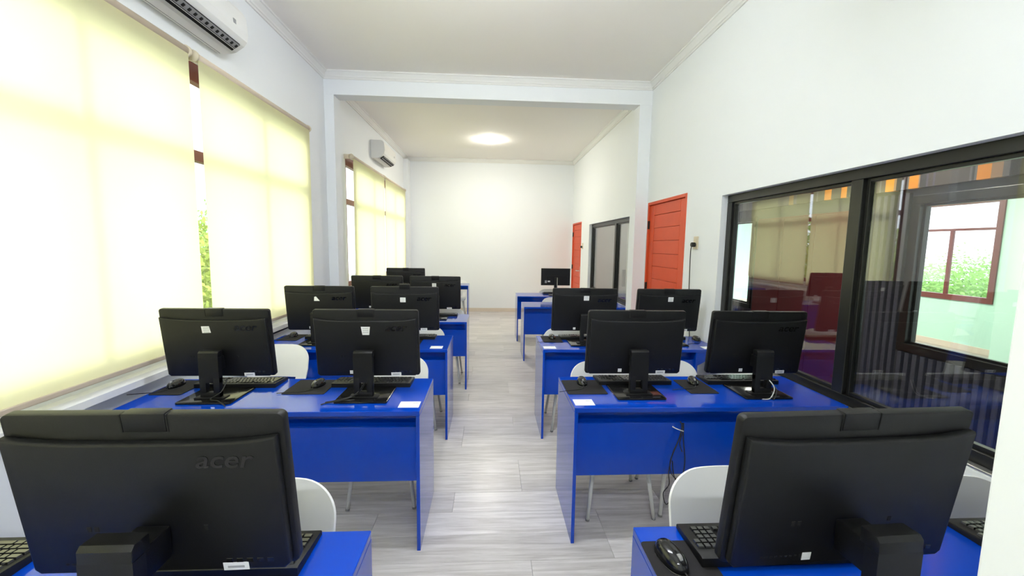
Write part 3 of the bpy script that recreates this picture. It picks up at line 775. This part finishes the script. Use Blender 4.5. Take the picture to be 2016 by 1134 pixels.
monitor(0.818, yf['R3'] + MY, seat_label('black monitor with square sticker', 'R3', 'aisle'), ('square', 0.006, 0.110))
monitor(1.553, yf['R3'] + MY, seat_label('black monitor with square sticker', 'R3', 'wall-side'), ('square', 0.006, 0.105))
# slim monitors
def slim_monitor(x, y, z, label, rz=0.0):
    t = tag(empty('slim_monitor', (x, y, z), rz), label, 'monitor')
    MB().prism(rrect(-0.246, 0.246, 0.165, 0.452, 0.004), 'y', -0.010, 0.010, 0.002).obj('bezel', 'blackplastic', t)
    MB().prism(rrect(-0.16, 0.20, 0.18, 0.33, 0.02), 'y', -0.024, -0.010, 0.005).obj('back_cover', 'blackplastic', t)
    MB().box((-0.24, 0.0101, 0.172), (0.24, 0.0112, 0.446)).obj('screen', 'screen', t)
    MB().box((-0.028, -0.045, 0.010), (0.028, -0.026, 0.30), 0.004).obj('neck', 'blackplastic', t)
    MB().tube([(0.022, -0.05, 0.30), (0.022, -0.052, 0.04)], 0.005).obj('neck_rib', 'alu', t)
    MB().prism(rrect(-0.11, 0.11, -0.11, 0.07, 0.02), 'z', 0, 0.010, 0.002).obj('base', 'blackplastic', t)
    MB().box((-0.185, -0.0252, 0.205), (-0.150, -0.0240, 0.250)).obj('connector_panel', 'stickergrey', t)
    MB().box((-0.135, -0.0252, 0.222), (-0.095, -0.0240, 0.245)).obj('paper_label', 'sticker', t)
    return t
slim_monitor(1.110, yf['R5'] + 0.22, DH, seat_label('slim flat black monitor', 'R5', 'aisle'))
tb = tag(empty('side_table', (2.48, 6.8, 0)), 'small dark table behind the far glass', 'table')
MB().box((-0.30, -0.2, 0.68), (0.35, 0.2, 0.70), 0.002).obj('tabletop', 'maroon', tb)
for sx in (-0.27, 0.32):
    for sy in (-0.17, 0.17): MB().box((sx - 0.02, sy - 0.02, 0), (sx + 0.02, sy + 0.02, 0.68), 0.002).obj('leg', 'maroon', tb)
slim_monitor(2.49, 6.8, 0.745, 'slim black monitor behind the far glass in the grey room')
MB().box((-0.12, -0.1, 0.70), (0.12, 0.1, 0.745), 0.002).obj('riser', 'maroon', tb)

# ------------------------------------------------------------------ keyboards
KW, KD = 0.448, 0.150
def key_list():
    out = []; p = 0.0190; x0 = -KW / 2 + 0.012
    ys = [0.058, 0.034, 0.0155, -0.003, -0.0215, -0.040]
    # +y is the user's far side; here row 0 = function row, nearest the screen (-Y side when placed)
    for r, yy in enumerate(ys):
        if r == 0: xs = [(0, 1)] + [(2 + k + (k // 4) * 0.5, 1) for k in range(12)]
        elif r == 1: xs = [(k, 1) for k in range(13)] + [(13, 2)]
        elif r == 2: xs = [(0, 1.5)] + [(1.5 + k, 1) for k in range(12)] + [(13.5, 1.5)]
        elif r == 3: xs = [(0, 1.75)] + [(1.75 + k, 1) for k in range(11)] + [(12.75, 2.25)]
        elif r == 4: xs = [(0, 2.25)] + [(2.25 + k, 1) for k in range(10)] + [(12.25, 2.75)]
        else: xs = [(0, 1.25), (1.25, 1.25), (2.5, 1.25), (3.75, 6.25), (10, 1.25), (11.25, 1.25), (12.5, 1.25), (13.75, 1.25)]
        if r in (0, 1, 2): xs += [(15.3 + k, 1) for k in range(3)]
        if r == 4: xs += [(16.3, 1)]
        if r == 5: xs += [(15.3 + k, 1) for k in range(3)]
        if r >= 1: xs += [(18.6 + k, 1) for k in range(4 if r in (1, 2) else 3)]
        for (u, w_) in xs: out.append((x0 + (u + w_ / 2) * p, yy, w_ * p - 0.0022))
    return out
KEYS = key_list()
def keycap(bm, cx, cy, w_, z0=0.0):
    d = 0.0158; h = 0.0065; t = 0.0016
    lo = [(cx - w_ / 2, cy - d / 2), (cx + w_ / 2, cy - d / 2), (cx + w_ / 2, cy + d / 2), (cx - w_ / 2, cy + d / 2)]
    hi = [(cx - w_ / 2 + t, cy - d / 2 + t), (cx + w_ / 2 - t, cy - d / 2 + t), (cx + w_ / 2 - t, cy + d / 2 - t), (cx - w_ / 2 + t, cy + d / 2 - t)]
    a = [bm.verts.new((*p, z0)) for p in lo]; b = [bm.verts.new((*p, z0 + h)) for p in hi]
    bm.faces.new(b); bm.faces.new(list(reversed(a)))
    for i in range(4): bm.faces.new((a[i], a[(i + 1) % 4], b[(i + 1) % 4], b[i]))
KTILT = Matrix.Rotation(math.radians(4.0), 4, 'X')
def kz(y): return 0.0135 + 0.0
caps = {}
for (_, _, w_) in KEYS:
    kk = round(w_, 4)
    if kk not in caps:
        bm = bmesh.new(); keycap(bm, 0, 0, kk); me = bpy.data.meshes.new('key'); bm.to_mesh(me); bm.free(); me.materials.append(MATS['keycap']); caps[kk] = me
bm = bmesh.new()
for (cx, cy, w_) in KEYS: keycap(bm, cx, cy, w_)
ALLKEYS = bpy.data.meshes.new('keys'); bm.to_mesh(ALLKEYS); bm.free(); ALLKEYS.materials.append(MATS['keycap'])
# body wedge, higher at the function row (local +y before the half turn)
KB_BODY = MB().prism([(-KD / 2, 0.0), (KD / 2, 0.0), (KD / 2, 0.024), (KD / 2 - 0.008, 0.0265), (-KD / 2 + 0.004, 0.0155), (-KD / 2, 0.012)], 'x', -KW / 2, KW / 2, 0.0025, 2).mesh('body', 'blackplastic', 35)
SL = math.atan2(0.011, KD - 0.012)
def keyboard(x, y, label, single=False, rz=PI, z=0.0):
    t = tag(empty('keyboard', (x, y, DH + z), rz), label, 'keyboard', 'black keyboards on the desks')
    link('body', KB_BODY, t)
    lift = lambda yy: 0.0157 + (yy + KD / 2 - 0.004) * math.tan(SL)
    if single:
        for (cx, cy, w_) in KEYS:
            o = link('key', caps[round(w_, 4)], t, (cx, cy, lift(cy)), (SL, 0, 0))
    else:
        o = link('keys', ALLKEYS, t, (0, 0, lift(0.0)), (SL, 0, 0)); o['kind'] = 'stuff'
    return t
KY = 0.419
kb = [('L1', -1.395, 'blind-side', True), ('L1', -0.695, 'aisle', True), ('L2', -1.440, 'blind-side', False), ('L2', -0.680, 'aisle', False), ('L3', -1.36, 'blind-side', False), ('L3', -0.70, 'aisle', False),
      ('L4', -1.23, 'blind-side', False), ('L4', -0.60, 'aisle', False), ('R1', 0.782, 'aisle', True), ('R1', 1.620, 'wall-side', True), ('R2', 0.885, 'aisle', False), ('R2', 1.560, 'wall-side', False),
      ('R3', 0.86, 'aisle', False), ('R3', 1.55, 'wall-side', False), ('R5', 1.15, 'aisle', False)]
for k, x, seat, single in kb:
    keyboard(x, yf[k] + KY, seat_label('black keyboard', k, seat), single, z=0.003 if (k, seat) == ('R1', 'aisle') else 0.0)

# ------------------------------------------------------------------ mouse pads and mice
PAD = MB().prism(rrect(-0.115, 0.115, -0.12, 0.12, 0.012), 'z', 0, 0.003, 0.0008, 1).mesh('pad', 'padcloth')
PADS = MB().prism(rrect(-0.085, 0.085, -0.12, 0.12, 0.012), 'z', 0, 0.003, 0.0008, 1).mesh('pad', 'padcloth')
def mouse_body():
    bm = bmesh.new(); NU, NV = 20, 9; rows = []
    for j in range(NV + 1):
        el = (PI / 2) * j / NV; row = []
        for i in range(NU):
            a = 2 * PI * i / NU; ca, sa = math.cos(a), math.sin(a)
            wx = 0.030 * (1 - 0.10 * sa * sa) ; ly = 0.055
            # superellipse footprint
            sx = math.copysign(abs(ca) ** 0.8, ca); sy = math.copysign(abs(sa) ** 0.8, sa)
            r = math.cos(el) ** 0.7
            z = 0.037 * math.sin(el) ** 0.8 * (1 + 0.12 * -sy * r) 
            row.append(bm.verts.new((wx * sx * r, ly * sy * r, 0.002 + z)))
        rows.append(row)
    for j in range(NV):
        for i in range(NU):
            vs = (rows[j][i], rows[j][(i + 1) % NU], rows[j + 1][(i + 1) % NU], rows[j + 1][i])
            try: bm.faces.new(vs).smooth = True
            except ValueError: pass
    bm.faces.new(list(reversed(rows[0])))
    bmesh.ops.remove_doubles(bm, verts=bm.verts, dist=1e-5)
    bmesh.ops.recalc_face_normals(bm, faces=bm.faces)
    me = bpy.data.meshes.new('body'); bm.to_mesh(me); bm.free(); me.materials.append(MATS['blackgloss']); return me
M_BODY = mouse_body()
M_WHEEL = MB().tube([(-0.004, 0.030, 0.030), (0.004, 0.030, 0.030)], 0.0095, 14).mesh('wheel', 'rubber')
M_SPLIT = MB().box((-0.0008, 0.012, 0.0325), (0.0008, 0.020, 0.0395)).mesh('button_split', 'darkhole')
M_CABLE = MB().tube(smooth_path([(0, 0.050, 0.008), (0.004, 0.075, 0.004), (0.03, 0.105, 0.0025), (0.09, 0.125, 0.0022), (0.15, 0.15, 0.0022)]), 0.0019, 6).mesh('cable', 'cable')
M_SKIRT = MB().prism([(0.0285 * math.copysign(abs(math.cos(a)) ** .8, math.cos(a)), 0.053 * math.copysign(abs(math.sin(a)) ** .8, math.sin(a))) for a in [2 * PI * k / 24 for k in range(24)]], 'z', 0.0, 0.0035).mesh('skid', 'rubber')
def mouse(x, y, label, rz=PI, z=0.003):
    t = tag(empty('computer_mouse', (x, y, DH + z), rz), label, 'mouse', 'black mice on their pads')
    link('body', M_BODY, t); link('wheel', M_WHEEL, t); link('button_split', M_SPLIT, t); link('cable', M_CABLE, t); link('skid', M_SKIRT, t)
    return t
def pad(x, y, label, me=PAD):
    o = link('mouse_pad', me, None, (x, y, DH)); tag(o, label, 'mouse pad', 'black mouse pads'); return o
ms = [('L2', -1.745, -1.775, 2.345, 'blind-side', PADS), ('L2', -1.020, -0.985, 2.345, 'aisle', PAD), ('L3', -1.715, -1.72, 3.62, 'blind-side', PADS), ('L3', -1.02, -1.02, 3.60, 'aisle', PADS), ('L4', -0.915, -0.915, 4.75, 'aisle', PADS),
      ('R1', 0.515, 0.488, 0.978, 'aisle', PADS), ('R2', 0.560, 0.562, 2.365, 'aisle', PAD), ('R2', 1.240, 1.250, 2.365, 'wall-side', PADS), ('R3', 0.555, 0.560, 3.56, 'aisle', PADS)]
for k, px, mx, my, seat, me in ms:
    py = {'L2': 2.335, 'L3': 3.59, 'L4': 4.745, 'R1': 0.930, 'R2': 2.315, 'R3': 3.545}[k]
    pad(px, py, seat_label('black cloth mouse pad', k, seat), me)
    mouse(mx, my, seat_label('glossy black mouse', k, seat), PI + (0.25 if k == 'R1' else random.uniform(-.25, .25)))
mouse(1.868, 3.52, seat_label('glossy black mouse', 'R3', 'wall-side'), PI, 0.0)

# ------------------------------------------------------------------ white shell chairs
def chair_meshes():
    def grid(fn, nu, nv, keep=None):
        bm = bmesh.new(); V = [[bm.verts.new(fn(i / nu * 2 - 1, j / nv)) for i in range(nu + 1)] for j in range(nv + 1)]
        for j in range(nv):
            for i in range(nu):
                if keep and not keep(i, j): continue
                bm.faces.new((V[j][i], V[j][i + 1], V[j + 1][i + 1], V[j + 1][i])).smooth = True
        for v in list(bm.verts):
            if not v.link_faces: bm.verts.remove(v)
        bmesh.ops.recalc_face_normals(bm, faces=bm.faces)
        return bm
    def seat(u, v):   # v 0 front .. 1 back
        y = -0.215 + 0.41 * v; rf = 1.0
        e = min(v, 1 - v)
        hw = 0.215 - 0.030 * max(0, (0.18 - v) / 0.18) ** 2 * 1.5 - 0.02 * v
        z = 0.440 - 0.012 * (1 - u * u) - 0.030 * max(0, (0.2 - v) / 0.2) ** 2 + 0.012 * v * 0 + 0.028 * max(0, (v - 0.8) / 0.2) ** 2
        return (hw * u, y, z)
    def back(u, v):
        if v <= 0.5: z = 0.455 + 0.240 * v / 0.5; t = 0.0
        else: t = math.sin((v - 0.5) / 0.5 * PI / 2); z = 0.695 + 0.105 * t
        s_ = (z - 0.455) / 0.345
        hw = 0.195 + 0.030 * min(1, s_ / 0.5)
        if t > 0: hw = 0.085 + (hw - 0.085) * math.sqrt(max(0.0, 1 - t * t)) ** 0.85
        x = hw * u
        y = 0.185 + 0.040 * math.sin(min(s_ / 0.3, 1) * PI / 2) + 0.085 * s_ + 0.035 * (1 - (x / 0.225) ** 2) - 0.02
        return (x, y, z)
    s_ = grid(seat, 16, 12)
    k_ = grid(back, 16, 22, lambda i, j: not (j < 5 and 3 <= i < 13))
    out = []
    for bm, n in ((s_, 'seat'), (k_, 'backrest')):
        r = bmesh.ops.solidify(bm, geom=bm.faces[:], thickness=0.010)
        bmesh.ops.recalc_face_normals(bm, faces=bm.faces)
        for f in bm.faces: f.smooth = True
        me = bpy.data.meshes.new(n); bm.to_mesh(me); bm.free(); me.materials.append(MATS['chairwhite'])
        me.set_sharp_from_angle(angle=math.radians(50)); out.append(me)
    return out
CH_SEAT, CH_BACK = chair_meshes()
CH_LEG = {}
for sx in (-1, 1):
    for sy in (-1, 1):
        CH_LEG[(sx, sy)] = MB().tube([(sx * 0.145, sy * 0.135, 0.430), (sx * 0.170, sy * 0.165, 0.22), (sx * 0.195, sy * 0.195, 0.006)], 0.0145, 12, 0.0105).mesh('leg', 'legwhite')
        CH_LEG[(sx, sy, 'f')] = MB().tube([(sx * 0.1945, sy * 0.1945, 0.010), (sx * 0.196, sy * 0.196, 0.0)], 0.0125, 12).mesh('foot_cap', 'rubber')
CH_FRAME = MB().box((-0.16, -0.145, 0.412), (0.16, -0.125, 0.426), 0.003).box((-0.16, 0.125, 0.412), (0.16, 0.145, 0.426), 0.003).box((-0.155, -0.125, 0.412), (-0.135, 0.125, 0.426), 0.003).box((0.135, -0.125, 0.412), (0.155, 0.125, 0.426), 0.003).mesh('seat_frame', 'legwhite')
def chair(x, y, label, rz=0.0):
    t = tag(empty('shell_chair', (x, y, 0), rz), label, 'chair', 'white plastic shell chairs')
    link('seat', CH_SEAT, t); link('backrest', CH_BACK, t); link('seat_frame', CH_FRAME, t)
    for sx in (-1, 1):
        for sy in (-1, 1):
            lg = link('leg', CH_LEG[(sx, sy)], t); link('foot_cap', CH_LEG[(sx, sy, 'f')], lg)
    return t
for k, x, y, seat, rz in [('L1', -0.715, 1.00, 'aisle', 0), ('L2', -1.59, 2.83, 'blind-side', 0.0), ('L2', -0.640, 2.515, 'aisle', 0.02), ('L3', -1.36, 3.62, 'blind-side', 0), ('L3', -0.645, 3.56, 'aisle', 0),
                      ('L4', -1.28, 4.78, 'blind-side', 0), ('L4', -0.53, 4.74, 'aisle', 0), ('L5', -1.24, 6.30, 'blind-side', 0), ('L6', -0.72, 8.72, 'aisle', 0), ('R1', 0.850, 1.03, 'aisle', 0), ('R1', 1.58, 0.95, 'wall-side', 0),
                      ('R2', 0.772, 2.375, 'aisle', 0), ('R2', 1.212, 2.40, 'wall-side', 0), ('R3', 0.735, 3.51, 'aisle', 0), ('R3', 1.42, 3.56, 'wall-side', 0), ('R4', 1.01, 5.81, 'aisle', 0), ('R5', 1.09, 6.95, 'aisle', 0), ('R5', 1.62, 6.95, 'wall-side', 0)]:
    chair(x, y, seat_label('white plastic chair', k, seat), rz)

# ------------------------------------------------------------------ small things
def slip(x0, x1, y0, y1, label, rz=0.0):
    cx, cy = (x0 + x1) / 2, (y0 + y1) / 2
    t = tag(empty('paper_slip', (cx, cy, DH), rz), label, 'paper', 'white paper slips on desk corners')
    MB().box((x0 - cx, y0 - cy, 0), (x1 - cx, y1 - cy, 0.0008)).obj('sheet', 'paper', t)
    MB().box((0.014, 0.018, 0.0008), (0.040, 0.024, 0.0011)).obj('printed_line', 'stickergrey', t)
slip(-0.462, -0.357, 2.025, 2.105, 'white paper slip on aisle corner, ' + WHERE['L2'])
slip(0.455, 0.560, 2.038, 2.120, 'white paper slip on aisle corner, ' + WHERE['R2'])
slip(-0.474, -0.376, 3.215, 3.295, 'white paper slip on aisle corner, ' + WHERE['L3'])
slip(0.445, 0.545, 3.215, 3.290, 'white paper slip on aisle corner, ' + WHERE['R3'])
slip(1.78, 1.89, 3.21, 3.29, 'white paper slip on wall corner, ' + WHERE['R3'])

# socket with plug and lead on the right wall
def socket(y, z, label, lead):
    t = tag(empty('wall_socket', (XR, y, z)), label, 'socket', 'wall sockets')
    MB().box((-0.010, -0.040, -0.060), (0, 0.040, 0.060), 0.004).obj('plate', 'socketcream', t)
    MB().box((-0.013, -0.022, -0.018), (-0.009, 0.022, 0.042), 0.002).obj('insert', 'socketcream', t)
    p = tag(empty('power_plug', (XR, y, z)), 'black plug ' + ('and lead ' if lead else '') + 'in the ' + label.split('socket')[0].strip() + ' socket' + label.split('socket')[1], 'plug')
    MB().prism([(-0.022 * math.cos(a), -0.022 * math.sin(a) - 0.018) for a in [2 * PI * k / 16 for k in range(16)]], 'x', -0.050, -0.0135, 0.004).obj('plug_body', 'cable', p)
    if lead:
        MB().tube(smooth_path([(-0.044, 0.0, -0.03), (-0.045, 0.012, -0.075), (-0.035, 0.03, -0.20), (-0.02, 0.05, -0.42), (-0.015, 0.04, -0.66), (-0.012, 0.0, -0.90), (-0.02, -0.02, -1.10)]), 0.0042, 8).obj('lead', 'cable', p)
socket(3.752, 1.628, 'cream double socket on the wall beside the red door', True)
socket(8.47, 1.585, 'small cream socket on the wall between far door and far glass', False)

# leads hanging under the desk in front of its panel
hc = tag(empty('hanging_cable', (0.99, 1.995, 0.66)), 'tangle of black leads hanging over the blue panel, ' + WHERE['R2'], 'cable')
for k, pts in enumerate([[(0.03, 0.02, 0.0), (0.02, 0.005, -0.06), (-0.02, 0.0, -0.16), (-0.035, 0.0, -0.26), (-0.03, 0.0, -0.33), (-0.045, 0.03, -0.40), (-0.02, 0.04, -0.47), (0.02, 0.05, -0.43), (0.03, 0.04, -0.36), (0.0, 0.02, -0.28), (-0.02, 0.0, -0.2)],
                         [(0.035, 0.02, 0.0), (0.01, 0.002, -0.08), (-0.03, 0.0, -0.20), (-0.02, 0.0, -0.27), (0.02, 0.01, -0.31), (0.045, 0.01, -0.29), (0.05, 0.004, -0.2), (0.035, 0.004, -0.08), (0.04, 0.02, 0.0)],
                         [(0.02, 0.02, 0.01), (0.03, 0.0, -0.03), (0.015, 0.0, -0.10), (0.03, 0.0, -0.15)]]):
    MB().tube(smooth_path(pts), 0.0026, 6).obj('lead', 'cable', hc)
MB().tube(smooth_path([(-0.03, 0.0, -0.01), (-0.01, -0.006, -0.02), (0.03, -0.004, -0.035)]), 0.0026, 6).obj('lead', 'cablewhite', hc)
# black lead running along the window wall under the ledge
tag(MB().tube(smooth_path([(XL + 0.012, 3.0, 0.770), (XL + 0.012, 3.6, 0.768), (XL + 0.012, 4.2, 0.772), (XL + 0.012, 4.9, 0.770)]), 0.009, 8).obj('wall_cable', 'cable'), 'black cable fixed along the window wall below the ledge', 'cable')
